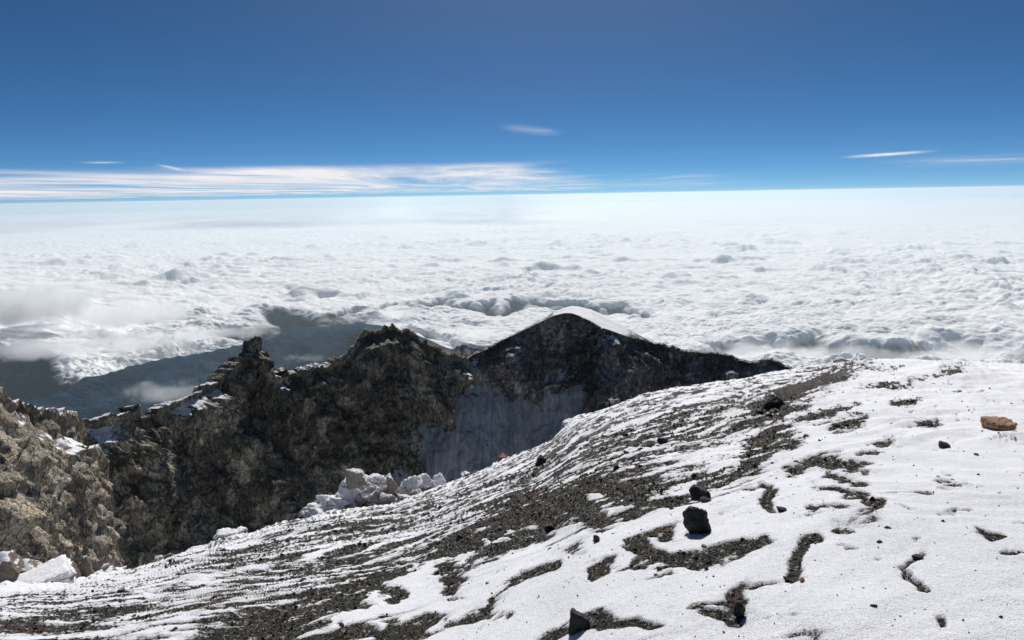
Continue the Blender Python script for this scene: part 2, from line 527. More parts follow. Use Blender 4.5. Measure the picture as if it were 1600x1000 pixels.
def build_ground():
    nf = 1350
    az = np.concatenate([np.linspace(-AZ_LIM, AZ_LIM, nf), np.linspace(AZ_LIM, 2 * math.pi - AZ_LIM, 92)[1:-1]])
    R = edge_R(np.where(az > math.pi, az - 2 * math.pi, az))
    # rows: even steps of depression up to the brink, then beyond
    nr = 860
    e = np.linspace(0, 1, nr)
    r0 = 1.1
    dT = EYE * (1 - r0 / R) ** 2 / r0
    rows = []
    lo = np.full(az.shape, 0.2); hi = R.copy()
    tgt = dT[None, :] * ((1 - e[:, None]) ** 1.5)
    lo = np.zeros(tgt.shape) + .2; hi = np.zeros(tgt.shape) + R[None, :]
    for _ in range(40):
        m = .5 * (lo + hi)
        v = EYE * (1 - m / R[None, :]) ** 2 / m
        up_ = v > tgt
        lo = np.where(up_, m, lo); hi = np.where(up_, hi, m)
    r = .5 * (lo + hi)
    ext = np.array([1.02, 1.06, 1.12, 1.2, 1.32, 1.5, 1.8, 2.4, 3.6, 6, 10, 18, 40])[:, None] * R[None, :]
    inner = np.array([.02, .3, .7])[:, None] * np.ones_like(R)[None, :]
    r = np.concatenate([inner, r, ext], 0)
    A = np.broadcast_to(az[None, :], r.shape)
    Aw = np.where(A > math.pi, A - 2 * math.pi, A)
    z = ground_z(Aw, r)
    x = r * np.sin(A); y = r * np.cos(A)
    PX, PY = sight(x, y, z)
    front = np.abs(Aw) <= AZ_LIM
    PX = np.where(front, PX, -5000); PY = np.where(front, PY, -5000)
    # smooth the staircase of the painted edges with world-space wobble
    wob = fbm2(x * 1.6, y * 1.6, 3, 5)
    wob2 = fbm2(x * 1.3, y * 2.1, 3, 9)
    wob3 = fbm2(x * 7, y * 7, 3, 6, .6); wob3b = fbm2(x * 7, y * 9, 3, 7, .6)
    QX = PX + wob * (14 + 20 * sstep(800, 1000, PY)) + wob3 * 6; QY = PY + wob3b * 5 + wob2 * (3 + 13 * sstep(650, 950, PY))
    E = np.zeros(r.shape, np.float32); NB = np.zeros(r.shape, np.float32)
    for pts, h, s in S:
        if s == 0: continue
        if h <= 6.5 and s > 0: h = h * 1.4
        xs = [p[0] for p in pts]; ys = [p[1] for p in pts]
        mk = (QX > min(xs) - 4 * h) & (QX < max(xs) + 4 * h) & (QY > min(ys) - 3 * h) & (QY < max(ys) + 3 * h)
        if not mk.any(): continue
        d = seg_dist(QX[mk], QY[mk], pts, h)
        E[mk] += s * (1.35 if h > 11 else 2.15) * np.exp(-d ** 2 * .9)
        if h <= 11: NB[mk] = np.maximum(NB[mk], np.exp(-d ** 2 * .5))
    # windswept side: everything left of and above the gravel band
    bx = np.interp(PY, [560, 640, 700, 760, 800, 850, 900, 950, 1000], [1330, 1250, 1205, 1120, 900, 770, 640, 520, 430])
    wind = sstep(90, -60, PX - bx)
    Te, Re = edge_T(Aw), edge_R(Aw)
    rim = sstep(.55, .92, r / Re)
    # ripples of gravel lying across the wind (drift along x)
    warp = n2(x * .35, y * .35, 3) * 1.2
    yy = y + warp - .2 * x
    rip = fbm2(x * .36, yy * 1.8, 5, 21, .62)
    rip2 = fbm2(x * 1.1, yy * 4.5, 5, 31, .66)
    rip3 = fbm2(x * 2.6, yy * 11, 4, 33, .7)
    curl = fbm2(x * .55, y * .95, 3, 63)
    curlm = sstep(.0, .5, fbm2(x * .3, y * .4, 2, 64) + .12)
    patch = fbm2(x * .22, yy * .5, 3, 41)
    far_w = sstep(6, 18, r)
    leftsnow = sstep(420, 120, PX) * sstep(960, 900, PY) + sstep(30, 8, PY - np.interp(PX, [-100, 0, 200, 450, 700, 900, 1250, 1400], [925, 918, 896, 820, 760, 652, 576, 565])) * .25
    streak = rip * .42 + rip2 * .56 + rip3 * .44 * sstep(19, 9, r) + patch * .20 + .05 - .45 * leftsnow - .05 * rim
    streak = streak - .12 * sstep(1000, 1300, PX)
    soft = fbm2(x * .9, y * 1.6, 4, 61) * .20 - .52 + .80 * np.exp(-(curl / .06) ** 2) * curlm * sstep(1400, 1150, PX) * sstep(640, 760, PY)
    soft = soft + .75 * sstep(.52, .95, fbm2(x * 1.9, y * 3.4, 4, 65, .62) + .25 * fbm2(x * .3, y * .3, 2, 66))
    brk = fbm2(x * 1.7, yy * 3.2, 4, 111, .6)
    bare = wind * streak + (1 - wind) * soft + np.where(E > 0, E * (.85 + (1.1 * brk - .1) * (1 - .75 * NB) * sstep(.1, .6, E)), E) * .9
    bare = np.where(front, bare, soft)
    # relief: gravel stands rough, snow lies smooth with a lip round each bare patch
    fade_r = 1 / (1 + (r / 60) ** 2)
    px_m = r / 700.0
    sn = 1 / (1 + np.exp(np.clip(bare * 9, -30, 30)))
    depth = .006 + .028 * np.clip(r / 8, .5, 4) ** .6
    snow_h = depth * sn
    g1 = fbm2(x * 5, y * 5, 4, 71, .62) * .012 * np.clip(r / 5, .6, 3)
    cups = fbm2(x * 3.2, y * 3.2, 3, 83) * .006 * np.clip(r / 5, .6, 3)
    swell = cups + fbm2(x * .35, y * .45, 3, 81) * .07 * np.clip(r / 9, .2, 2.5) * (1 - .55 * rim)
    drift = fbm2(x * .8, yy * 2.4, 3, 91) * .018 * np.clip(r / 6, .5, 2.5)
    z = z + snow_h + g1 * (1 - sn) * 1.6 + swell + drift * (sn * .7 + .3) + rip2 * .02 * wind * np.clip(r / 8, .5, 2)
    # broken crest
    jag = fbm2(x * .9, y * .9, 4, 101) * .10 * rim * wind
    z = z + jag + fbm2(x * 2.5, yy * 6, 3, 121) * .035 * wind * rim
    zc = z
    global GR
    GR = (x, y, zc, r, bare)
    o = grid_obj('ground', x, y, z, mat_ground(), {'bare': bare}, close=True, flip=True)
    tag(o, 'snow covered gravel slope with dark bare streaks falling away to the crater', 'slope', kind='structure')
    return o


_hg = {}


def ground_height(x, y):
    """displaced height of the slope mesh near (x, y)"""
    X, Y, Z, R_, B_ = GR
    az = math.atan2(x, y); r = math.hypot(x, y)
    nf = 1350
    c = (az + AZ_LIM) / (2 * AZ_LIM) * (nf - 1)
    c = int(min(max(round(c), 0), nf - 1))
    k = int(np.searchsorted(R_[:, c], r)); k = min(max(k, 0), len(R_) - 1)
    return float(Z[k, c]), float(B_[k, c])


# ------------------------------------------------------------------ stones
def rock_shape(seed, sub=4, planes=13, rough=.06, flat=1.0, sharp=16):
    """angular broken stone, faces cut by random planes, about unit radius"""
    g = np.random.default_rng(seed)
    V, Fc = _ico[sub]
    N = g.normal(size=(planes, 3)); N /= np.linalg.norm(N, axis=1)[:, None]
    off = g.uniform(.62, 1.0, planes)
    d = V @ N.T
    rr = np.where(d > 1e-3, off[None, :] / np.maximum(d, 1e-3), 50)
    r = (np.sum(np.minimum(rr, 50) ** -sharp, axis=1)) ** (-1.0 / sharp)
    r = np.minimum(r, 1.25)
    P = V * r[:, None]
    s = seed * 3.1 % 40
    if rough > 0:
        k = fbm3(P[:, 0] * 1.6 + s, P[:, 1] * 1.6, P[:, 2] * 1.6, 2, 3) * rough * 1.5
        k += fbm3(P[:, 0] * 5 + s, P[:, 1] * 5, P[:, 2] * 5, 3, 5, ridge=True) * rough * .5
        P = P * (1 + k)[:, None]
    P[:, 2] *= flat
    return P, Fc


def rotz(P, a):
    c, s = math.cos(a), math.sin(a)
    return np.stack([P[:, 0] * c - P[:, 1] * s, P[:, 0] * s + P[:, 1] * c, P[:, 2]], 1)


def stone(name, px, py, wpx, hpx, mat, label, seed, sub=4, depth=None, planes=13, rough=.06, sink=.25, group=None, turn=0.0, cat='rock', lift=0.0, shape=None, rdist=None, tilt=0.0, sharp=16, smooth=True):
    """a stone whose foot stands at (px, py); wpx x hpx is its size as seen"""
    if rdist is None: x, y, z, r = on_ground(px, py); z, _ = ground_height(x, y)
    else:
        az, T = survey(px, py); r = rdist; x = r * math.sin(az); y = r * math.cos(az); z = -r * float(T)
    sl = math.hypot(r, z)
    cosd = max(.35, (x * fw[0] + y * fw[1] + z * fw[2]) / sl)
    m = sl * cosd / F
    w = wpx * m / 2; h = hpx * m
    if shape is None: P, Fc = rock_shape(seed, sub, planes, rough, sharp=sharp)
    else: P, Fc = shape
    P = rotz(P, turn)
    dd = w * .9 if depth is None else depth * w
    ext = P.max(0) - P.min(0); mid = (P.max(0) + P.min(0)) / 2
    P = (P - mid) / ext * 2
    H = h / (1 - sink)
    P = P * np.array([w, dd, H / 2]) + np.array([0, 0, H / 2 - H * sink])
    if tilt:
        c, s_ = math.cos(tilt), math.sin(tilt)
        P = np.stack([P[:, 0] * c - P[:, 2] * s_, P[:, 1], P[:, 0] * s_ + P[:, 2] * c], 1)
    P = rotz(P, -math.atan2(x, y))
    me = mesh_from(name, P, Fc, mat, smooth)
    o = add(name, me); o.location = (x, y, z + lift)
    tag(o, label, cat, group)
    return o


# ------------------------------------------------------------------ crater walls
def wall(name, az, top, rtop, slope, nv, mat, label, seed, cap=None, backs=.65, jag=1.0, amp=1.0, foot=None, capslope=.30, depthm=150, snow_px=None, kind='structure', flute=1.0, strata=1.0, spiky=None, cs=1.0, smooth_cap=False, finw=.42):
    """cliff standing under a skyline; rows run from foot up to the crest and down the back"""
    T = table(top, az); Rt = vtable(rtop, az); s0 = seed
    if smooth_cap: T = T - .0022 * sstep(3, 0, vtable(cap, az)) * fbm2(az * 70, az * 0 + .37, 4, s0, .55)
    zt = -T * Rt
    v = np.linspace(0, 1, nv)[:, None]
    D = depthm * v ** 1.15
    sl = vtable(slope, az)[None, :]
    capw = (vtable(cap, az) if cap else np.zeros_like(az))[None, :]      # metres of gentle ground before the lip
    # start with the gentle cap then the face
    capn = 14
    cv = np.linspace(0, 1, capn)[:-1, None]
    Rc = Rt[None, :] - capw * cv; Zc = zt[None, :] - capw * cv * capslope
    Rl = Rt[None, :] - capw; Zl = zt[None, :] - capw * capslope
    Rf = Rl - D / sl; Zf = Zl - D
    bk = np.array([120, 60, 30, 14, 6, 2.0])[:, None]
    Rb = Rt[None, :] + bk; Zb = zt[None, :] - bk * backs
    R = np.concatenate([Rb, Rc, Rf], 0); Z = np.concatenate([Zb, Zc, Zf], 0)
    A = np.broadcast_to(az[None, :], R.shape)
    X = R * np.sin(A); Y = R * np.cos(A)
    # rock relief pushed mostly toward the viewer's side (outward from the face)
    dep = np.clip((zt[None, :] - Z) / 10, 0, 1); dep = np.where(R > Rt[None, :], np.clip((R - Rt[None, :]) / 20, 0, 1), dep)
    s = seed
    U, Vv, W = X * cs, Y * cs, Z * cs
    big = fbm3(U * .018, Vv * .018, W * .010, 3, s, .55, ridge=True)
    mid = fbm3(U * .07, Vv * .07, W * .028, 3, s + 5, .55, ridge=True)
    blk = fbm3(U * .17, Vv * .17, W * .20, 4, s + 9, .6)
    blk = blk + .35 * np.abs(fbm3(U * .3, Vv * .3, W * .26, 3, s + 12, .6)) * 2 - .2
    fin = fbm3(U * .6, Vv * .6, W * .75, 3, s + 15, .6)
    q_ = blk * 2.6; fq = q_ - np.floor(q_)
    blk = (np.floor(q_) + sstep(.30, .70, fq)) / 2.6 * .75 + blk * .25
    q_ = fin * 2.0; fq = q_ - np.floor(q_)
    fin = (np.floor(q_) + sstep(.25, .75, fq)) / 2.0
    k = (big * 8 * flute + mid * 3.4 * flute) * (.12 + .88 * dep) + (blk * 1.9 + fin * finw) * (.3 + .7 * dep)
    k = k * amp * np.where(capw > 1, .25 + .75 * sstep(.0, 1.0, (Rl - R) / 6 + 1), 1.0)
    band = Z * .16 + fbm2(X * .02, Y * .02, 3, s + 21) * 1.6
    saw = band - np.floor(band)
    ledge = (sstep(0, .25, saw) * (1 - saw)) * 2.0 - .7
    k = k + ledge * 1.9 * strata * dep * np.clip(.6 + fbm2(X * .04, Z * .04, 2, s + 23), 0, 1.3)
    k = k - (k * dep).sum() / dep.sum()
    if smooth_cap: k = np.where(R > Rl, 1.3 * fbm2(X * .13, Y * .13, 3, s + 31), k)
    P = np.stack([X, Y, Z], -1)
    N = np.cross(np.gradient(P, axis=1), np.gradient(P, axis=0)); N /= np.linalg.norm(N, axis=-1)[..., None] + 1e-9
    N *= np.sign((N * -P).sum(-1)[R < Rl - 5 + 0 * R].mean())
    # keep one common lean per column block so that neighbours do not cross
    kk = np.ones(9) / 9
    for ax_ in range(3):
        N[..., ax_] = np.apply_along_axis(lambda q_: np.convolve(np.pad(q_, 4, mode='edge'), kk, 'valid'), 0, N[..., ax_])
    X = X + N[..., 0] * k * .85; Y = Y + N[..., 1] * k * .85; Z = Z + N[..., 2] * k * .6 * dep
    # ragged crest
    jg = jag * (vtable(spiky, az) if spiky else 1.0)
    cre = (fbm2(az * 60, az * 0 + s, 6, s, .66) * 1.9 * jg) * (Rt / 350)
    w = np.exp(-np.abs(R - Rt[None, :]) / 9 - np.clip(zt[None, :] - Z, 0, 99) / 12)
    Z = Z + cre[None, :] * w
    sn = np.zeros(R.shape, np.float32)
    PXY = sight(X, Y, Z)
    if snow_px:
        for (cx, cy, rx, ry, q) in snow_px:
            sn += q * np.exp(-(((PXY[0] - cx) / rx) ** 2 + ((PXY[1] - cy) / ry) ** 2))
    V = np.stack([X, Y, Z], -1).reshape(-1, 3)
    f = grid_faces(*X.shape)[:, ::-1]
    o = add(name, mesh_from(name, V, f, mat, True, {'snow': sn}))
    tag(o, label, 'cliff', kind=kind)
    return o


def azr(x0, x1, n):
    a, _ = survey([x0, x1], [600, 600])
    return np.linspace(a[0], a[1], n)


def build_walls():
    m1 = mat_cliff('dark_rock', (.25, .228, .18), (.34, .285, .20), (.42, .37, .30), (.12, .118, .10), .92, .9)
    m2 = mat_cliff('grey_rock', (.23, .222, .23), (.20, .178, .14), (.38, .35, .33), (.12, .118, .128), .88, 1.0)
    m3 = mat_cliff('ochre_rock', (.40, .345, .255), (.50, .425, .315), (.34, .305, .26), (.17, .155, .145), .70, 1.0, 2.6)
    # middle wall with the small tower and the rounded peak
    topA = [(60, 640), (130, 652), (165, 652), (185, 646), (198, 640), (208, 634), (222, 640), (228, 646), (240, 638), (262, 630), (290, 620), (312, 606),
            (340, 588), (360, 572), (372, 562), (384, 548), (392, 541), (398, 537), (403, 534), (408, 545), (416, 547), (422, 556), (426, 572), (440, 578), (470, 580), (500, 572),
            (530, 563), (540, 552), (556, 530), (570, 522), (590, 517), (602, 511), (615, 510), (628, 513), (640, 520), (655, 528),
            (700, 549), (728, 560), (745, 578), (756, 600), (764, 630)]
    rA = [(60, 300), (130, 300), (300, 330), (400, 364), (480, 373), (560, 386), (650, 394), (730, 401), (764, 403)]
    slA = [(60, 2.2), (560, 2.2), (700, 2.4), (764, 2.6)]
    snowA = [(150, 665, 40, 22, .75), (265, 632, 45, 9, .7), (330, 610, 25, 14, .35), (435, 618, 12, 12, .8), (440, 592, 20, 10, .5), (500, 572, 35, 5, .6),
             (165, 690, 12, 15, .4), (285, 648, 18, 14, .4), (735, 578, 8, 30, .2)]
    wall('crater_wall', azr(60, 764, 950), topA, rA, slA, 300, m1,
         'dark crater wall with a small rock tower and a rounded middle peak', 3, snow_px=snowA, flute=1.35, finw=.28,
         spiky=[(60, 1), (360, 1.2), (380, 2.6), (425, 2.6), (440, 1.3), (560, 1.3), (600, 1.8), (650, 1.5), (764, .8)],
         cap=[(60, 5), (180, 3), (260, 1), (300, 3), (350, 0), (764, 0)])
    # summit ridge to the right, with its snow cap
    topB = [(690, 580), (726, 562), (735, 557), (752, 549), (772, 539), (800, 524), (830, 508), (850, 497), (866, 487), (880, 481), (893, 478), (905, 479), (925, 484),
            (950, 496), (975, 509), (1000, 524), (1020, 535), (1050, 542), (1080, 549), (1110, 550), (1125, 552), (1145, 557), (1165, 564), (1180, 566),
            (1195, 562), (1205, 561), (1222, 569), (1242, 577), (1300, 590), (1380, 610)]
    rB = [(690, 404), (735, 406), (800, 416), (890, 430), (1000, 430), (1380, 425)]
    capB = [(690, 0), (790, 1), (850, 5), (885, 15), (910, 25), (940, 31), (975, 22), (1005, 6), (1030, 0), (1380, 0)]
    wall('summit_ridge', azr(690, 1380, 900), topB, rB, [(690, 2.3), (1000, 2.1), (1380, 1.8)], 240, m2,
         'grey rock ridge rising to the far peak with a strip of snow on its crest', 17, cap=capB, backs=.5, jag=.0, capslope=.12, amp=.9, flute=1.5, smooth_cap=True, finw=.3, depthm=110,
         snow_px=[(935, 505, 70, 22, .5), (738, 572, 10, 22, .3)])
    # near cliff on the left, its face catching the light
    topC = [(-500, 560), (-200, 592), (-60, 600), (0, 609), (20, 616), (40, 628), (55, 636), (70, 640), (80, 641), (95, 642), (118, 644), (132, 650), (141, 662), (146, 700)]
    rC = [(-500, 100), (-200, 125), (0, 158), (70, 180), (130, 205), (146, 215)]
    wall('near_cliff', azr(-500, 143, 620), topC, rC, [(-500, 1.3), (0, 1.45), (80, 1.8), (143, 2.6)], 260, m3,
         'ochre rock cliff at the left edge with snow on its upper ledges', 29, amp=.48, depthm=110, jag=2.0, cs=1.7,
         snow_px=[(30, 650, 90, 50, .16), (120, 690, 45, 30, .22), (60, 820, 140, 90, -.6), (105, 665, 25, 12, -.5)], cap=[(-500, 3), (143, 1)], flute=1.0)
    # scree fan between them
    ax = azr(250, 1150, 500)
    rr = np.linspace(150, 425, 320)[:, None]
    A = np.broadcast_to(ax[None, :], (320, 500)); Rr = np.broadcast_to(rr, (320, 500))
    X = Rr * np.sin(A); Y = Rr * np.cos(A)
    Z = -114.5 - .75 * (400 - Rr) + fbm2(X * .03, Y * .012, 4, 55) * 3.2 + fbm2(X * .12, Y * .03, 3, 57) * 1.3 + fbm2(X * .35, Y * .35, 4, 58, .6) * .5 + fbm2(X * .06, Y * .06, 3, 59) * 1.3
    PX, PY = sight(X, Y, Z)
    Z = Z - 60 * sstep(900, 1100, PX)
    Z = Z - 5 * np.exp(-((PX - 800) / 40) ** 2)
    Z = Z - 90 * sstep(620, 560, PX) * sstep(330, 375, Rr) - 80 * sstep(430, 380, PX)
    o = grid_obj('scree_slope', X, Y, Z, mat_scree(), flip=True)
    tag(o, 'shaded grey scree slope under the far peak dusted with snow', 'scree', kind='structure')


# ------------------------------------------------------------------ lowland hills
def build_hills():
    az = np.linspace(-math.radians(52), math.radians(52), 900)
    r = np.geomspace(2200, 190000, 420)[:, None]
    A = np.broadcast_to(az[None, :], (420, 900)); R = np.broadcast_to(r, A.shape)
    X = R * np.sin(A); Y = R * np.cos(A)
    crest = [(-200, 660), (60, 622), (110, 605), (150, 590), (200, 574), (250, 561), (330, 549), (400, 531), (440, 524), (480, 517), (560, 505), (590, 507), (640, 518), (700, 545), (760, 560), (1000, 580), (1600, 600)]
    Tc = table(crest, az)[None, :]
    Rc = vtable([(-200, 7600), (60, 8300), (250, 9000), (560, 10500), (800, 11000), (1600, 11000)], az)[None, :]
    zc = -Tc * Rc
    d = R - Rc
    ridge = zc - np.where(d < 0, -d * .40, d * .5)
    base = -3500 + fbm2(X / 9000, Y / 9000, 4, 3) * 350
    low = -2200 - 1250 * sstep(2500, 7000, R)
    hN = fbm2(X / 1500, Y / 1500, 6, 13, .55)
    rn = 1 - 2 * np.abs(fbm2(X / 2600 + .3, Y / 2600, 5, 23, .5))
    Z = np.maximum(ridge, base)
    k = 40
    Z = Z + (hN * 150 + rn * 260) * sstep(0, 900, np.abs(d) + 120)
    # a second spur in a gap of the clouds
    x2, y2, = 0, 0
    a2, t2 = survey(455, 490)
    for (cx, cy, rad, hgt) in ((450, 490, 1700, 380), (20, 585, 1500, 500)):
        a2, t2 = survey(cx, cy); r2 = 2850 / float(t2)
        px_, py_ = r2 * math.sin(float(a2)), r2 * math.cos(float(a2))
        Z = Z + hgt * np.exp(-((X - px_) ** 2 + ((Y - py_) * .8) ** 2) / rad ** 2)
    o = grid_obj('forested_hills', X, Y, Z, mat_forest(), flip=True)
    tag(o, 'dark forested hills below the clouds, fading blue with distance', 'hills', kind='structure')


# ------------------------------------------------------------------ unit shapes
def ico(sub):
    import bmesh
    bm = bmesh.new(); bmesh.ops.create_icosphere(bm, subdivisions=sub, radius=1.0)
    V = np.array([v.co[:] for v in bm.verts]); Fc = np.array([[v.index for v in f.verts] for f in bm.faces])
    bm.free(); return V, Fc


_ico = {k: ico(k) for k in (1, 2, 3, 4, 5)}



# ------------------------------------------------------------------ sea of clouds
CH = 2500.0


def billow(x, y, o, seed, r, gain=.55, size=1.0):
    s = 0; a = 1.0; f = 1.0; tot = 0
    for k in range(o):
        v = n2(x * f, y * f, seed + k)
        v = np.abs(v) * 2.4 - .55
        feat = size / f
        wgt = sstep(2.0, 6.0, feat / (r / 680.0))      # drop what is finer than a pixel there
        s = s + a * v * wgt; tot += a
        a *= gain; f *= 2.07
    return s / tot


def build_clouds():
    az = np.linspace(-math.radians(46), math.radians(46), 1400)
    T = np.concatenate([np.geomspace(.0135, .05, 150)[:-1], np.linspace(.05, .15, 260)[:-1], np.linspace(.15, .30, 760)[:-1], np.linspace(.30, .40, 130)])[::-1]
    A = np.broadcast_to(az[None, :], (len(T), len(az)))
    R = np.broadcast_to((CH / T)[:, None], A.shape)
    X = R * np.sin(A); Y = R * np.cos(A)
    PX, PY = sight(X, Y, -CH + 0 * X)
    wx = fbm2(X / 3000, Y / 3000, 3, 201) * 900; wy = fbm2(X / 3000, Y / 3000, 3, 211) * 900
    Xw = X + wx; Yw = Y + wy
    H = billow(Xw / 2000, Yw / 2000, 6, 220, R, .6, 2000)
    H2 = billow(Xw / 700, Yw / 700, 5, 230, R, .6, 700)
    LF = fbm2(X / 9000, Y / 9000, 3, 240)
    flat = .52 + .75 * sstep(-.25, .45, fbm2(X / 14000, Y / 6500, 3, 243))
    Z = H * 225 * flat * (.55 + .45 * sstep(30000, 12000, R)) + LF * 170
    # scattered taller towers
    tw = np.clip(fbm2(X / 2600, Y / 2600, 3, 250) - .44, 0, 1)
    Z = Z + fbm2(Xw / 5200, Yw / 2100, 3, 247) * 90 * sstep(60000, 15000, R)
    Z = Z + tw * 600 * sstep(60000, 20000, R) * sstep(11000, 16000, R)
    # ledges: decks whose near sides fall away, their shade imitated by thinner cover
    wobx = fbm2(X / 1800, Y / 1800, 4, 260) * 16 * np.clip(12000 / R, .3, 2)
    PYw = PY + wobx
    gap = np.zeros(Z.shape)  # thins the cover so dark hills showing through imitate shade bands
    gn = fbm2(X / 1500, Y / 1500, 4, 262)
    for pts, dep, back, ramp_, gq in (
            ([(985, 560), (1060, 540), (1150, 522), (1250, 514), (1400, 516), (1500, 522), (1620, 530), (1900, 545)], 330, 30, 16, 2.7),
            ([(770, 470), (830, 461), (900, 462), (980, 466), (1010, 475)], 120, 12, 8, 3.2),
            ([(520, 484), (590, 472), (660, 463), (730, 462), (790, 470)], 110, 12, 8, 3.2),
            ([(640, 492), (720, 520), (760, 530)], 160, 12, 8, 2.2),
            ([(70, 425), (150, 428), (260, 436), (330, 440)], 140, 9, 8, 1.2),
            ([(260, 402), (340, 405), (470, 412)], 120, 7, 6, 1.2),
            ([(820, 405), (900, 400), (1000, 402)], 120, 7, 6, 1.2),
            ([(1200, 440), (1350, 436), (1500, 444)], 110, 8, 6, 1.2)):
        xs = [p[0] for p in pts]; ys = [p[1] for p in pts]
        e = np.interp(PX, xs, ys)
        wx_ = sstep(xs[0] - 40, xs[0] + 30, PX) * sstep(xs[-1] + 40, xs[-1] - 30, PX)
        d = PYw - e
        Z = Z - dep * wx_ * sstep(0, ramp_ * 1.6, d) * np.exp(-np.clip(d - ramp_, 0, None) / back)
        gap = np.maximum(gap, gq * wx_ * sstep(0, ramp_ * .8, d) * np.exp(-np.clip(d - ramp_, 0, None) / (back * .55)) * np.clip(.95 + gn * .8, 0, 1.6))
    PUFF = 1
    # soft smooth bank at left
    bank = sstep(330, 40, PX) * sstep(415, 450, PY)
    Z = Z * (1 - .5 * bank) + bank * (160 + fbm2(X / 2500, Y / 2500, 3, 270) * 160)
    # cloud front, nearer than which the lowland is bare
    Fx = [-300, 0, 60, 110, 150, 190, 250, 330, 400, 470, 560, 600, 650, 700, 740, 780, 830, 900, 1000, 1100, 1200, 1400, 1900]
    Fy = [545, 560, 572, 592, 594, 580, 558, 546, 529, 512, 500, 507, 530, 552, 548, 530, 520, 540, 575, 640, 700, 760, 800]
    fr = np.interp(PX, Fx, Fy)
    cover = (fr - PY + fbm2(X / 1200, Y / 1200, 4, 263) * 7) / 11.0
    holes = ((440, 492, 42, 9, 2.2), (370, 512, 55, 8, 1.6), (470, 505, 30, 8, 1.2), (345, 500, 30, 4, .8), (330, 520, 45, 6, .8), (20, 575, 60, 9, 1.2), (735, 535, 25, 8, .7))
    for cx, cy, rx, ry, q in holes:
        cover = cover - q * 2 * np.exp(-((PX - cx) / rx) ** 2 - ((PY - cy) / ry) ** 2)
    cover = np.clip(cover, -3, 2.4) - gap + H2 * .35 + H * .5
    z = -CH + Z - 140 + 140 * sstep(-1.0, 1.5, cover) - 140
    z = z + 140
    # cauliflower relief pushed out along the surface normal
    P = np.stack([X, Y, z], -1)
    du = np.gradient(P, axis=1); dv_ = np.gradient(P, axis=0)
    N = np.cross(du, dv_); N /= np.linalg.norm(N, axis=-1)[..., None] + 1e-9
    N *= np.sign(N[..., 2:3] + 1e-9)
    q = 0; a = 1.0; ft = 620.0
    for kk in range(5):
        v = np.abs(n3(X / ft, Y / ft, z / ft, 500 + kk)) * 2.4 - .5
        q = q + a * v * sstep(2.0, 5.0, ft / (R / 680.0))
        a *= .55; ft /= 2.1
    q = q * 40 * (.45 + .55 * flat) * (1 - .75 * bank) * (.5 + .5 * sstep(-1, 1, cover))
    X = X + N[..., 0] * q; Y = Y + N[..., 1] * q; z = z + N[..., 2] * q
    o = grid_obj('cloud_sea', X, Y, z, mat_cloud('cloud_tops', (.955, .96, .965), (-.7, 1.0)), {'cover': cover}, flip=False)
    tag(o, 'sea of white billowy clouds spreading to the horizon far below the summit', 'clouds', kind='stuff')


def build_wisps():
    """thin torn cloud lying on the hills just beyond the crater wall"""
    specs = [  # centre px, py, half extents px, distance scale (depth below), strength
        ((40, 565), 60, 7, 2700, .8), ((20, 592), 50, 5, 2800, .5)]
    m = mat_cloud('cloud_wisp', (.90, .92, .95), (.0, 1.9), .0016)
    for i, ((cx, cy), hx, hy, dep, q) in enumerate(specs):
        u = np.linspace(-1.6, 1.6, 160)[None, :]; v = np.linspace(-1.6, 1.6, 120)[:, None]
        PX = cx + u * hx + 0 * v; PY = cy + v * hy + 0 * u - u * hx * .28
        a, T = survey(PX, PY)
        R = dep / T
        X = R * np.sin(a); Y = R * np.cos(a)
        Z = -dep + fbm2(X / 900, Y / 900, 3, 310) * 110
        cov = q * 1.6 * np.exp(-(u ** 2 + v ** 2) * 1.3) - .45
        o = grid_obj('cloud_wisp', X, Y, Z, m, {'cover': cov}, flip=True)
        tag(o, ('small flat cloud in the blue valley at the left edge',
                'faint low cloud strip in the blue valley above the near cliff')[i], 'cloud', kind='stuff')


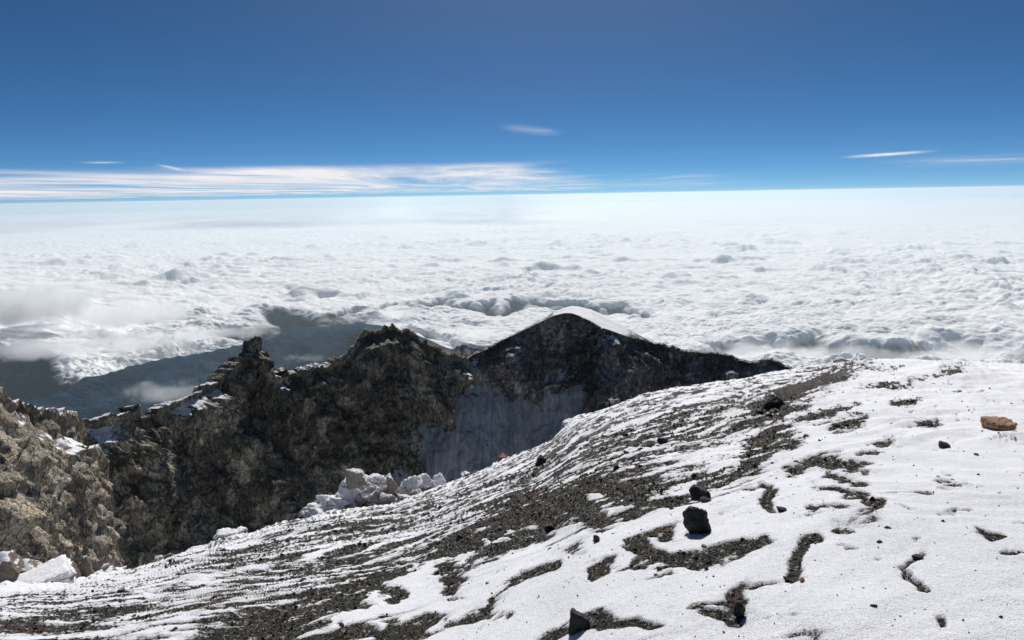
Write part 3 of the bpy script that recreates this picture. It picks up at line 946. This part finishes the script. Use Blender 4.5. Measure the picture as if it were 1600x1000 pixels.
def build_bank():
    """soft thick cloud drifting over the lowland at left"""
    V, Fc = _ico[4]
    for i, (cx, cy, dep, ax, ay, az_, den, lab) in enumerate((
            (30, 480, 1850, 1700, 1500, 420, .0056, 'big soft grey cloud bank drifting past at the left edge'),
            (215, 535, 2300, 1300, 900, 170, .0030, 'soft low cloud spilling toward the forested ridge at left'),
            (60, 545, 2200, 1300, 800, 200, .0034, 'soft cloud below the big grey bank at the left edge'),
            (190, 492, 2050, 1700, 1200, 280, .0036, 'soft cloud joined to the right side of the big grey bank'),
            (330, 520, 2300, 1300, 700, 150, .0026, 'small soft cloud between the grey bank and the blue gap'),
            (-120, 520, 2000, 1500, 1500, 350, .0040, 'soft cloud bank continuing beyond the left edge'),
            (1230, 552, 2650, 1600, 900, 190, .0028, 'soft puffy cloud in the shaded gap just above the slope'),
            (1420, 556, 2650, 1500, 800, 170, .0028, 'soft low cloud in the shaded gap near the slope crest'),
            (1090, 556, 2600, 900, 700, 160, .0028, 'soft cloud rising behind the thin right end of the far ridge'),
            (1570, 548, 2650, 1500, 900, 180, .0026, 'soft low cloud in the shaded gap at the right edge'),
            (745, 520, 2550, 900, 700, 130, .0026, 'soft cloud in the dip between the two main peaks'),
            (600, 490, 2500, 1100, 700, 140, .0028, 'soft cloud behind the rounded middle peak'),
            (470, 560, 2100, 420, 320, 55, .0016, 'faint puff of mist over the dark hill left of the rounded peak'),
            (262, 612, 1750, 760, 380, 110, .0026, 'thin mist clinging behind the low notch of the crater wall'))):
        a, T = survey(cx, cy); R = dep / float(T)
        m = NT('cloud_vapour')
        tc = m.n('ShaderNodeTexCoord')
        co = tc.outputs['Object']
        ln = m.n('ShaderNodeVectorMath', operation='LENGTH')
        mp = m.n('ShaderNodeMapping'); mp.inputs['Scale'].default_value = (1 / ax, 1 / ay, 1 / az_)
        m.l(co, mp.inputs[0]); m.l(mp.outputs[0], ln.inputs[0])
        nn = m.noise(co, 1 / (ax * .42), 7, .66)
        d = m.math('SUBTRACT', m.math('ADD', m.math('SUBTRACT', 1.0, ln.outputs['Value']), m.math('MULTIPLY', m.math('SUBTRACT', nn, .5), 3.2)), .30)
        d = m.math('MULTIPLY', m.ramp(d, 0, .55), den)
        pv = m.n('ShaderNodeVolumePrincipled'); pv.inputs['Color'].default_value = (.97, .975, .985, 1); pv.inputs['Anisotropy'].default_value = .35
        m.l(d, pv.inputs['Density'])
        me = mesh_from('cloud_bank', V * np.array([ax, ay, az_]) * 1.05, Fc, m.done(vol=pv.outputs[0]), True)
        o = add('cloud_bank', me); o.location = (R * math.sin(float(a)), R * math.cos(float(a)), -dep)
        tag(o, lab, 'cloud', kind='stuff')


def build_cirrus():
    zz = 3200.0
    x = np.linspace(-480000, 480000, 1000); y = np.geomspace(55000, 620000, 300)
    X, Y = np.meshgrid(x, y)
    PX, PY = sight(X, Y, zz + 0 * X)
    hor = 305 + (800 - PX) * .0175
    e = hor - PY                                     # px above the horizon
    n = fbm2(X / 26000, Y / 60000, 5, 401)
    cov = np.zeros(X.shape)

    def band(x0, x1, e0, e1, q, s=25.):
        return q * sstep(x0 - s, x0 + s, PX) * sstep(x1 + s, x1 - s, PX + n * 60) * sstep(e0 - 5, e0 + 4, e + n * 5) * sstep(e1 + 9, e1 - 9, e + n * 15)
    cov += band(-400, 900, 6, 42, 1.1, 60) + band(300, 900, 28, 46, .6, 60) + band(-300, 400, 34, 48, .25, 80)
    cov += band(900, 1130, 10, 22, .45, 50) + band(1400, 2200, 34, 46, .3, 80)
    cov += band(-100, 600, 10, 20, .4, 80)
    o = grid_obj('cirrus_band', X, Y, zz + n * 250, mat_cirrus(), {'cover': cov})
    tag(o, 'long pale band of thin cirrus lying just above the horizon', 'cloud', kind='stuff')
    # two separate small streaks
    for nm, cx, cy, hx, hy, tl, q, lab in (
            ('cirrus_streak', 830, 203, 45, 9, .10, .36, 'small faint cirrus wisp alone in the blue sky above the band'),
            ('cirrus_streak', 1388, 241, 62, 3.2, -.07, 1.6, 'thin bright cirrus streak high above the horizon'),
            ('cirrus_streak', 160, 254, 34, 2.5, .0, .6, 'tiny pale cirrus dash above the left end of the band'),
            ('cirrus_streak', 268, 262, 22, 3, .2, .9, 'short slanting cirrus dash rising from the band'),
            ('cirrus_streak', 1530, 250, 95, 3.5, -.03, .45, 'faint long cirrus smear near the far edge of the sky')):
        u = np.linspace(-1.5, 1.5, 60)[None, :]; v = np.linspace(-1.5, 1.5, 24)[:, None]
        PX = cx + u * hx + 0 * v; PY = cy + v * hy + 0 * u + u * hx * tl
        a, T = survey(PX, PY)
        R = 6500 / -T
        X = R * np.sin(a); Y = R * np.cos(a)
        m = NT('cirrus_wisp')
        nn = m.noise(m.coord((.0003, .0008, 0)), 1.0, 5, .6, .5)
        al = m.math('MULTIPLY', m.attr('cover'), m.ramp(nn, .2, .75), clamp=True)
        tlc = m.n('ShaderNodeBsdfTranslucent'); tlc.inputs['Color'].default_value = (.95, .95, .97, 1)
        tr = m.n('ShaderNodeBsdfTransparent'); mx = m.n('ShaderNodeMixShader')
        m.l(al, mx.inputs[0]); m.l(tr.outputs[0], mx.inputs[1]); m.l(tlc.outputs[0], mx.inputs[2])
        cov = q * np.exp(-(np.abs(u) ** 2.6) * 1.6 - v ** 2 * 2.6) - .02
        o = grid_obj(nm, X, Y, 6500 + 0 * X, m.done(mx.outputs[0]), {'cover': np.clip(cov, 0, 2)})
        tag(o, lab, 'cloud', 'cirrus streaks above the horizon', kind='stuff')


# ------------------------------------------------------------------ build
build_ground()
build_walls()
build_hills()
build_clouds()
build_wisps()
build_bank()
build_cirrus()

# stones ------------------------------------------------------------------
black = mat_stone('black_lava', (.016, .016, .017), (.030, .029, .028), (.055, .052, .050), 0, 3, .6, .012)
blackf = mat_stone('black_lava_frosted', (.018, .018, .018), (.034, .034, .032), (.07, .07, .066), .12, 2.5, .75, .012)
darkg = mat_stone('dark_grey_stone', (.030, .031, .027), (.055, .053, .046), (.09, .085, .075), .06, 2.5, .85, .012)
orange = mat_stone('orange_stone', (.50, .30, .18), (.40, .24, .15), (.20, .12, .08), 0, 1.5, .85, .02)
pink = mat_stone('pale_pink_rock', (.36, .31, .28), (.27, .22, .19), (.46, .42, .39), .72, 1.0, .9, .10)
brown = mat_stone('brown_rock', (.21, .165, .13), (.14, .115, .10), (.28, .24, .20), .45, 1.0, .9, .05)
snowy = mat_stone('snow_laden_rock', (.30, .27, .25), (.22, .20, .19), (.40, .37, .35), 1.0, .8, .9, .05)
red = mat_stone('reddish_rock', (.20, .085, .07), (.15, .08, .07), (.26, .17, .14), .25, 1.5, .9, .03)

stone('rock', 1088, 838, 45, 46, black, 'black jagged lava rock with a chipped crest standing alone on the snow', 101, 5, .8, 15, .16, .14, turn=.4)
stone('rock', 1093, 782, 34, 21, black, 'low dark wedge shaped rock just above the black jagged one', 112, 5, .8, 10, .10, .2, turn=1.0)
stone('rock', 1102, 790, 18, 7, darkg, 'thin flat dark slab between the two black rocks', 123, 4, .6, 9, .06, .2)
# wedge with a leaning flat face
WP = np.array([(-1, -.6, -1), (.95, -.5, -1), (.9, .7, -1), (-.9, .8, -1), (-.95, -.2, 1.0), (-.75, .5, .95), (.95, -.1, .1), (.85, .5, .15), (-.1, -.5, .75)])


def hull_shape(P, seed, rough=.03, cuts=3):
    import bmesh
    bm = bmesh.new()
    for p in P: bm.verts.new(p)
    bmesh.ops.convex_hull(bm, input=bm.verts)
    bmesh.ops.bevel(bm, geom=list(bm.edges), offset=.05, segments=2, affect='EDGES')
    bmesh.ops.triangulate(bm, faces=bm.faces)
    for _ in range(cuts):
        bmesh.ops.subdivide_edges(bm, edges=[e for e in bm.edges if e.calc_length() > .16], cuts=1, use_grid_fill=True)
        bmesh.ops.triangulate(bm, faces=bm.faces)
    bm.verts.ensure_lookup_table(); bm.verts.index_update()
    V = np.array([v.co[:] for v in bm.verts]); Fc = np.array([[v.index for v in f.verts] for f in bm.faces])
    bm.free()
    k = fbm3(V[:, 0] * 2 + seed, V[:, 1] * 2, V[:, 2] * 2, 4, 3) * rough + fbm3(V[:, 0] * 8, V[:, 1] * 8, V[:, 2] * 8, 2, 8, ridge=True) * rough * .3
    V = V * (1 + k)[:, None]
    return V, Fc


stone('rock', 905, 988, 34, 36, black, 'black wedge shaped rock with a sharp upper corner at the bottom of the slope', 1, shape=hull_shape(WP, 1, .12, 4), depth=.7, sink=.12)
OR = rock_shape(131, 5, 12, .07)
stone('boulder', 1556, 674, 48, 19, orange, 'orange brown boulder lying alone on the clean snow', 137, 5, .8, 18, .16, .25, turn=.3, tilt=-.15, cat='boulder')
stone('rock', 1476, 695, 17, 10, darkg, 'small brown stone on the snow down left of the orange boulder', 141, 4, .8, 11, .08, .25)
stone('rock', 1210, 640, 34, 20, blackf, 'dark hump of rock among gravel streaks near the crest', 151, 5, .8, 14, .14, .3)
stone('rock', 1035, 694, 18, 12, black, 'dark stone in the streaked snow above the gravel band', 161, 4, .9, 11, .1, .2)
stone('rock', 1018, 696, 16, 8, darkg, 'flat dark stone beside another one in the streaked snow', 162, 4, .9, 11, .1, .3)
stone('rock', 963, 738, 12, 12, black, 'small upright black stone on the streaked snow', 171, 4, .8, 10, .1, .2)
stone('rock', 978, 681, 12, 10, black, 'small dark stone on the snow below the brink', 172, 4, .9, 10, .1, .2)
stone('rock', 845, 728, 18, 20, blackf, 'dark upright rock with a snowy flank near the brink', 181, 4, .7, 12, .14, .15)
stone('rock', 1220, 811, 18, 7, black, 'small black stone below the reddish gravel patch', 191, 4, .7, 10, .06, .2, tilt=-.2)
stone('rock', 1187, 648, 12, 10, black, 'dark stone left of the hump of rock near the crest', 192, 4, .9, 10, .1, .2)
stone('rock', 1435, 879, 22, 8, darkg, 'flat grey stone at the top of a small gravel patch', 193, 4, .7, 10, .06, .2, tilt=-.2)
stone('rock', 934, 853, 12, 13, darkg, 'leaning flat dark stone in the snow left of the curved gravel', 194, 4, .4, 10, .06, .2, tilt=.5)
stone('rock', 1155, 968, 18, 28, black, 'black lump of rock in the gravel patch at the bottom', 195, 4, .8, 12, .2, .2)
stone('rock', 1103, 858 + 40, 8, 6, darkg, 'small grey stone under the curved gravel arm', 196, 3, .8, 10, .08, .2)
stone('rock', 1030, 897, 10, 7, red, 'small pinkish stone on the snow under the curved gravel', 197, 3, .8, 10, .08, .2)
stone('rock', 988, 887, 10, 7, black, 'small black stone just below the curved gravel', 198, 3, .8, 10, .08, .2)
stone('rock', 858, 826, 16, 12, black, 'dark stone at the edge of the main gravel band', 199, 4, .8, 10, .1, .2)
stone('rock', 1122, 764, 10, 5, darkg, 'flat stone at the gravel edge above the low dark rock', 200, 3, .8, 10, .08, .2)
stone('rock', 1252, 917, 9, 8, orange, 'small tan stone at the foot of the narrow gravel strip', 201, 3, .8, 10, .08, .2)

def box_shape(seed, taper=.22, jit=.30):
    g = np.random.default_rng(seed)
    c = np.array([(sx * (1 - (taper if sz > 0 else 0)), sy * (1 - (taper if sz > 0 else 0)), sz) for sx in (-1, 1) for sy in (-1, 1) for sz in (-1, 1)], float)
    c = c + g.uniform(-jit, jit, c.shape)
    e = np.array([(1.02, .1, .2), (-1.0, -.2, .3), (.2, -1.05, -.1), (.1, .3, 1.12)]) + g.uniform(-jit, jit, (4, 3))
    return hull_shape(np.concatenate([c, e]), seed % 9, .17, 4)


# brink stones; distances are along the brink
BR = lambda px: float(edge_R(survey([px], [700])[0])[0])


def brink(px, py, w, h, mat, label, seed, depth=.9, planes=12, rough=.1, tilt=0, dr=0.0, sub=4, group=None, name='rock', shape=None, turn=0.0, sink=.3):
    return stone(name, px, py, w, h, mat, label, seed, sub, depth, planes, rough, sink, rdist=BR(px) * .97 + dr, tilt=tilt, group=group, shape=shape, turn=turn)


# pale snow-covered outcrop
oc = [(557, 750, 34, 22, pink, 'pale squarish block at the top left of the snowy outcrop', .10, .8),
      (612, 790, 40, 50, pink, 'tallest pale upright pillar of the snowy outcrop', .02, .8),
      (576, 790, 60, 44, pink, 'broad pale block left of the pillar in the outcrop', .0, .9),
      (640, 780, 44, 42, snowy, 'rounded snowy block right of the outcrop pillar', .3, 1),
      (664, 768, 34, 30, snowy, 'snow capped lump near the right end of the outcrop', .5, 1),
      (685, 763, 26, 24, snowy, 'last snow capped lump at the right end of the outcrop', .5, 1),
      (652, 782, 24, 22, pink, 'small pale block low in front of the outcrop lumps', -.8, .9),
      (600, 795, 44, 28, pink, 'low pale block at the foot of the outcrop pillar', -1.0, .9),
      (632, 792, 34, 20, pink, 'small pale stone at the foot of the outcrop', -1.0, .9),
      (545, 795, 60, 50, snowy, 'snow covered mound at the left of the outcrop', .6, 1),
      (520, 802, 60, 36, snowy, 'low snowy shoulder on the left slope of the outcrop', .8, 1),
      (497, 808, 56, 26, snowy, 'small snowy ridge beyond the left shoulder of the outcrop', .8, 1),
      (577, 792, 22, 10, black, 'black gap stone under the broad pale block', -1.6, .8),
      (585, 764, 40, 26, snowy, 'snowy saddle block between the top block and the pillar', .5, 1)]
for i, (px, py, w, h, m, lab, dr, dp) in enumerate(oc):
    brink(px, py, w, h, m, lab, 300 + i * 7, dp, 10 if m is pink else 14, .10 if m is pink else .16, dr=dr, sub=5, name='rock', turn=i * .4 if m is pink else i * 1.3, shape=box_shape(300 + i, .3, .42) if m is pink else None, group='rocks of the snowy outcrop on the brink')
for (px, py, w, h, m, lab, s, tl) in (
        (727, 752, 20, 16, brown, 'pale pointed stone on the brink right of the outcrop', 411, .1),
        (709, 755, 14, 9, black, 'dark stone beside the pale pointed one on the brink', 412, 0),
        (786, 720, 18, 11, red, 'reddish rock on the brink below the scree', 413, 0),
        (797, 727, 18, 14, blackf, 'dark leaning rock next to the reddish one', 414, .5),
        (822, 712, 14, 8, snowy, 'small snowy knob on the brink', 415, 0),
        (887, 672, 22, 18, snowy, 'snowy rock on the nick of the brink under the peak', 416, 0),
        (945, 640, 26, 14, blackf, 'dark rock with snow at the brink below the far peak', 417, .2),
        (959, 637, 18, 15, pink, 'light grey rock standing at the brink below the far peak', 418, 0),
        (1000, 626, 12, 9, blackf, 'dark knob on the brink right of the light grey rock', 419, 0),
        (975, 634, 14, 7, snowy, 'low snowy stone between two rocks at the brink', 420, 0),
        (1325, 571, 44, 6, darkg, 'flat dark gravel hump at the top of the slope', 421, -.1),
        (1490, 570, 14, 4, black, 'small dark stone on the skyline of the slope', 423, 0),
        (1455, 567, 8, 4, black, 'tiny black stone on the skyline left of another one', 424, 0),
        (45, 905, 60, 34, brown, 'layered brown rocks with snow at the far left of the brink', 425, .2),
        (12, 900, 50, 38, brown, 'dark brown block at the left edge of the brink', 426, .2),
        (118, 908, 22, 38, brown, 'tan upright rock beside the big snow covered slab', 428, .3),
        (104, 915, 20, 30, brown, 'brown leaning rock at the end of the snow covered slab', 429, .3),
        (134, 898, 22, 30, brown, 'rough knob with snow patches behind the tan upright rock', 430, 0),
        (168, 899, 50, 16, brown, 'long low tan rock on the brink right of the knob', 431, -.05),
        (185, 898, 26, 14, pink, 'pale stone at the end of the long low tan rock', 432, 0),
        (165, 888, 12, 8, snowy, 'little snowy stone on top of the long low rock', 433, 0),
        (247, 882, 18, 15, pink, 'pale stone on the brink right of the gully', 434, 0),
        (266, 878, 18, 17, brown, 'pinkish brown stone on the brink beside a pale one', 435, 0),
        (310, 862, 26, 10, snowy, 'low snow covered rock on the brink', 436, 0),
        (355, 846, 40, 22, snowy, 'snowy rock heap on the brink under the dark wall', 437, 0),
        (375, 838, 24, 14, snowy, 'small snowy rock right of the snowy heap', 438, 0),
        (415, 838, 30, 10, snowy, 'flat snowy rock near the brink', 439, 0)):
    brink(px, py, w, h, m, lab, s, .9, 11, .12, tl, sub=4, turn=s * .7)
# the big slab tilted like a lid under snow
SP = np.array([(-1, -.5, -1), (1, -.6, -.8), (1, .7, -.6), (-1, .8, -1), (-.9, -.3, -.1), (.95, -.45, .9), (.9, .8, 1.0), (-.8, .8, .2), (.2, -.4, .62)])
slab = mat_stone('snow_plastered_slab', (.30, .25, .22), (.22, .19, .17), (.34, .30, .28), 1.0, .8, .9, .03)
brink(60, 928, 104, 38, slab, 'big flat slab tilted up and plastered with smooth snow', 440, .8, shape=hull_shape(SP, 4, .10, 4), sink=.15, dr=-1.0)

# many small loose stones ---------------------------------------------------
prot = []
for k in range(10):
    P, Fc = rock_shape(600 + k, 3, 10, .1)
    P = P * np.array([1, .75, .5])
    prot.append(mesh_from('stone', P, Fc, (black, darkg, blackf, darkg, red)[k % 5], True))
cnt = 0
tries = 0
while cnt < 210 and tries < 6000:
    tries += 1
    px = random.uniform(60, 1590); py = random.uniform(585, 990)
    a, T = survey(px, py)
    if T < float(edge_T(np.array([float(a)]))[0]) + .006: continue
    x, y, z, r = on_ground(px, py)
    zz, b = ground_height(x, y)
    if b < -.25 and random.random() < .90: continue
    size = r * random.uniform(.0022, .0055)
    if px > 1300 and random.random() < .35: continue
    o = add('stone', prot[random.randrange(10)])
    o.location = (x, y, zz + size * .1)
    o.scale = (size, size, size * random.uniform(.6, 1.0)); o.rotation_euler = (random.uniform(-.3, .3), random.uniform(-.3, .3), random.uniform(0, 6.28))
    tag(o, 'small dark loose stone poking out of the snow or gravel', 'stone', 'small loose stones on the snowy slope')
    cnt += 1

# gravel: thousands of chips as one mass
V1, F1 = _ico[1]
Vs = []; Fs = []; off = 0
X, Y, Zg, Rg, B = GR
ok = np.argwhere((Rg > 1.6) & (Rg < 17))
w = np.clip((B[ok[:, 0], ok[:, 1]] + .10) * 2.5, .008, 1)
sxy = sight(X[ok[:, 0], ok[:, 1]], Y[ok[:, 0], ok[:, 1]], Zg[ok[:, 0], ok[:, 1]])
w = w * ((sxy[0] > -30) & (sxy[0] < 1630) & (sxy[1] < 1020))
w /= w.sum()
NCH = 26000
ch = rng.choice(len(ok), NCH, p=w)
jr = rng.uniform(.75, 1.25, size=(NCH, len(V1), 1))
sc = (Rg[ok[ch, 0], ok[ch, 1]] * rng.uniform(.0007, .0019, NCH) * (1 + 1.0 * (rng.random(NCH) > .95)))[:, None]
axs = rng.uniform(.55, 1.2, size=(NCH, 3)) * sc
ang = rng.uniform(0, 6.28, NCH)
P = V1[None] * jr * axs[:, None, :]
c_, s_ = np.cos(ang)[:, None], np.sin(ang)[:, None]
P = np.stack([P[..., 0] * c_ - P[..., 1] * s_, P[..., 0] * s_ + P[..., 1] * c_, P[..., 2]], -1)
ctr = np.stack([X[ok[ch, 0], ok[ch, 1]], Y[ok[ch, 0], ok[ch, 1]], Zg[ok[ch, 0], ok[ch, 1]]], -1)
ctr += rng.normal(size=ctr.shape) * np.array([.006, .006, 0])
P = P + ctr[:, None, :]
Fg = (F1[None] + (np.arange(NCH) * len(V1))[:, None, None]).reshape(-1, 3)
tone = np.repeat(rng.random(NCH), len(V1))


def mat_chips():
    t = NT('gravel_chips')
    a = t.attr('tone')
    col = t.mix(t.ramp(a, 0, .8), (.011, .012, .010), (.062, .058, .047))
    col = t.mix(t.math('GREATER_THAN', a, .86), col, (.10, .05, .04))
    col = t.mix(t.math('GREATER_THAN', a, .95), col, (.30, .29, .27))
    return t.done(t.bsdf(col, .9, .2))


o = add('gravel', mesh_from('gravel', P.reshape(-1, 3), Fg, mat_chips(), False, {'tone': tone}))
tag(o, 'dark volcanic gravel strewn along the bare streaks of the slope', 'gravel', kind='stuff')

# ------------------------------------------------------------------ air
import bmesh
bm = bmesh.new()
x0, x1, y0, y1, z0, z1 = -230000, 230000, -2000, 200000, -6500, 30
vs = [bm.verts.new(p) for p in ((x0, y0, z0), (x1, y0, z0), (x1, y1, z0), (x0, y1, z0), (x0, y0, z1), (x1, y0, z1), (x1, y1, z1), (x0, y1, z1))]
for f in ((0, 3, 2, 1), (4, 5, 6, 7), (0, 1, 5, 4), (1, 2, 6, 5), (2, 3, 7, 6), (3, 0, 4, 7)): bm.faces.new([vs[i] for i in f])
me = bpy.data.meshes.new('haze'); bm.to_mesh(me); bm.free()
hz = NT('haze_air')
pv = hz.n('ShaderNodeVolumePrincipled')
pv.inputs['Color'].default_value = (.72, .84, .915, 1)
pv.inputs['Density'].default_value = 1.45e-5
pv.inputs['Anisotropy'].default_value = .52
me.materials.append(hz.done(vol=pv.outputs[0]))
o = add('haze', me); tag(o, 'pale blue haze filling the air over the sea of clouds', 'haze', kind='stuff')

# ------------------------------------------------------------------ light
SUN_EL = math.radians(43); SUN_AZ = math.radians(5)
sd = bpy.data.lights.new('sun', 'SUN'); so = bpy.data.objects.new('sun', sd); C.objects.link(so)
sd.energy = 4.7; sd.angle = math.radians(.53); sd.color = (1, .965, .91)
dv = Vector((math.sin(SUN_AZ) * math.cos(SUN_EL), math.cos(SUN_AZ) * math.cos(SUN_EL), math.sin(SUN_EL)))
so.rotation_euler = dv.to_track_quat('Z', 'Y').to_euler()
w = bpy.data.worlds.new('World'); scene.world = w; w.use_nodes = True
nt = w.node_tree; nt.nodes.clear()
sky = nt.nodes.new('ShaderNodeTexSky'); sky.sky_type = 'NISHITA'; sky.sun_disc = False
sky.sun_elevation = SUN_EL; sky.sun_rotation = SUN_AZ; sky.altitude = 9000; sky.air_density = 1.0; sky.dust_density = 1.0; sky.ozone_density = 1.0
bg = nt.nodes.new('ShaderNodeBackground'); bg.inputs[1].default_value = .07
wo = nt.nodes.new('ShaderNodeOutputWorld')
tint = nt.nodes.new('ShaderNodeMix'); tint.data_type = 'RGBA'; tint.blend_type = 'MULTIPLY'; tint.inputs[0].default_value = 1
tint.inputs[7].default_value = (.38, .75, .96, 1)
nt.links.new(sky.outputs[0], tint.inputs[6])
# pale aureole round the sun
geo = nt.nodes.new('ShaderNodeTexCoord'); dp = nt.nodes.new('ShaderNodeVectorMath'); dp.operation = 'DOT_PRODUCT'
nt.links.new(geo.outputs['Generated'], dp.inputs[0]); dp.inputs[1].default_value = dv[:]
def wm(op, a, b):
    n_ = nt.nodes.new('ShaderNodeMath'); n_.operation = op
    for i_, v_ in enumerate((a, b)):
        if isinstance(v_, bpy.types.NodeSocket): nt.links.new(v_, n_.inputs[i_])
        else: n_.inputs[i_].default_value = v_
    return n_.outputs[0]
gl = wm('MULTIPLY', wm('EXPONENT', wm('DIVIDE', wm('SUBTRACT', dp.outputs['Value'], 1.0), .07), 0.0), 3.4)
sz = nt.nodes.new('ShaderNodeSeparateXYZ'); nt.links.new(geo.outputs['Generated'], sz.inputs[0])
hzn = wm('MULTIPLY', wm('EXPONENT', wm('DIVIDE', wm('ABSOLUTE', sz.outputs[2], 0.0), -.022), 0.0), 1.25)
gl = wm('ADD', gl, hzn)
gc = nt.nodes.new('ShaderNodeMix'); gc.data_type = 'RGBA'; gc.blend_type = 'ADD'; gc.inputs[0].default_value = 1
cc = nt.nodes.new('ShaderNodeCombineColor')
for i_, f_ in enumerate((1.0, .95, .9)): nt.links.new(wm('MULTIPLY', gl, f_), cc.inputs[i_])
nt.links.new(tint.outputs[2], gc.inputs[6]); nt.links.new(cc.outputs[0], gc.inputs[7]); nt.links.new(gc.outputs[2], bg.inputs[0]); nt.links.new(bg.outputs[0], wo.inputs[0])

scene.view_settings.view_transform = 'Standard'; scene.view_settings.look = 'None'
scene.view_settings.exposure = -.04; scene.view_settings.gamma = 1
cy = scene.cycles
cy.max_bounces = 6; cy.diffuse_bounces = 4; cy.transparent_max_bounces = 12; cy.volume_bounces = 3; cy.volume_step_rate = 1.0; cy.volume_max_steps = 96; cy.transmission_bounces = 3; cy.glossy_bounces = 2
cy.use_denoising = True
cy.sample_clamp_indirect = 8
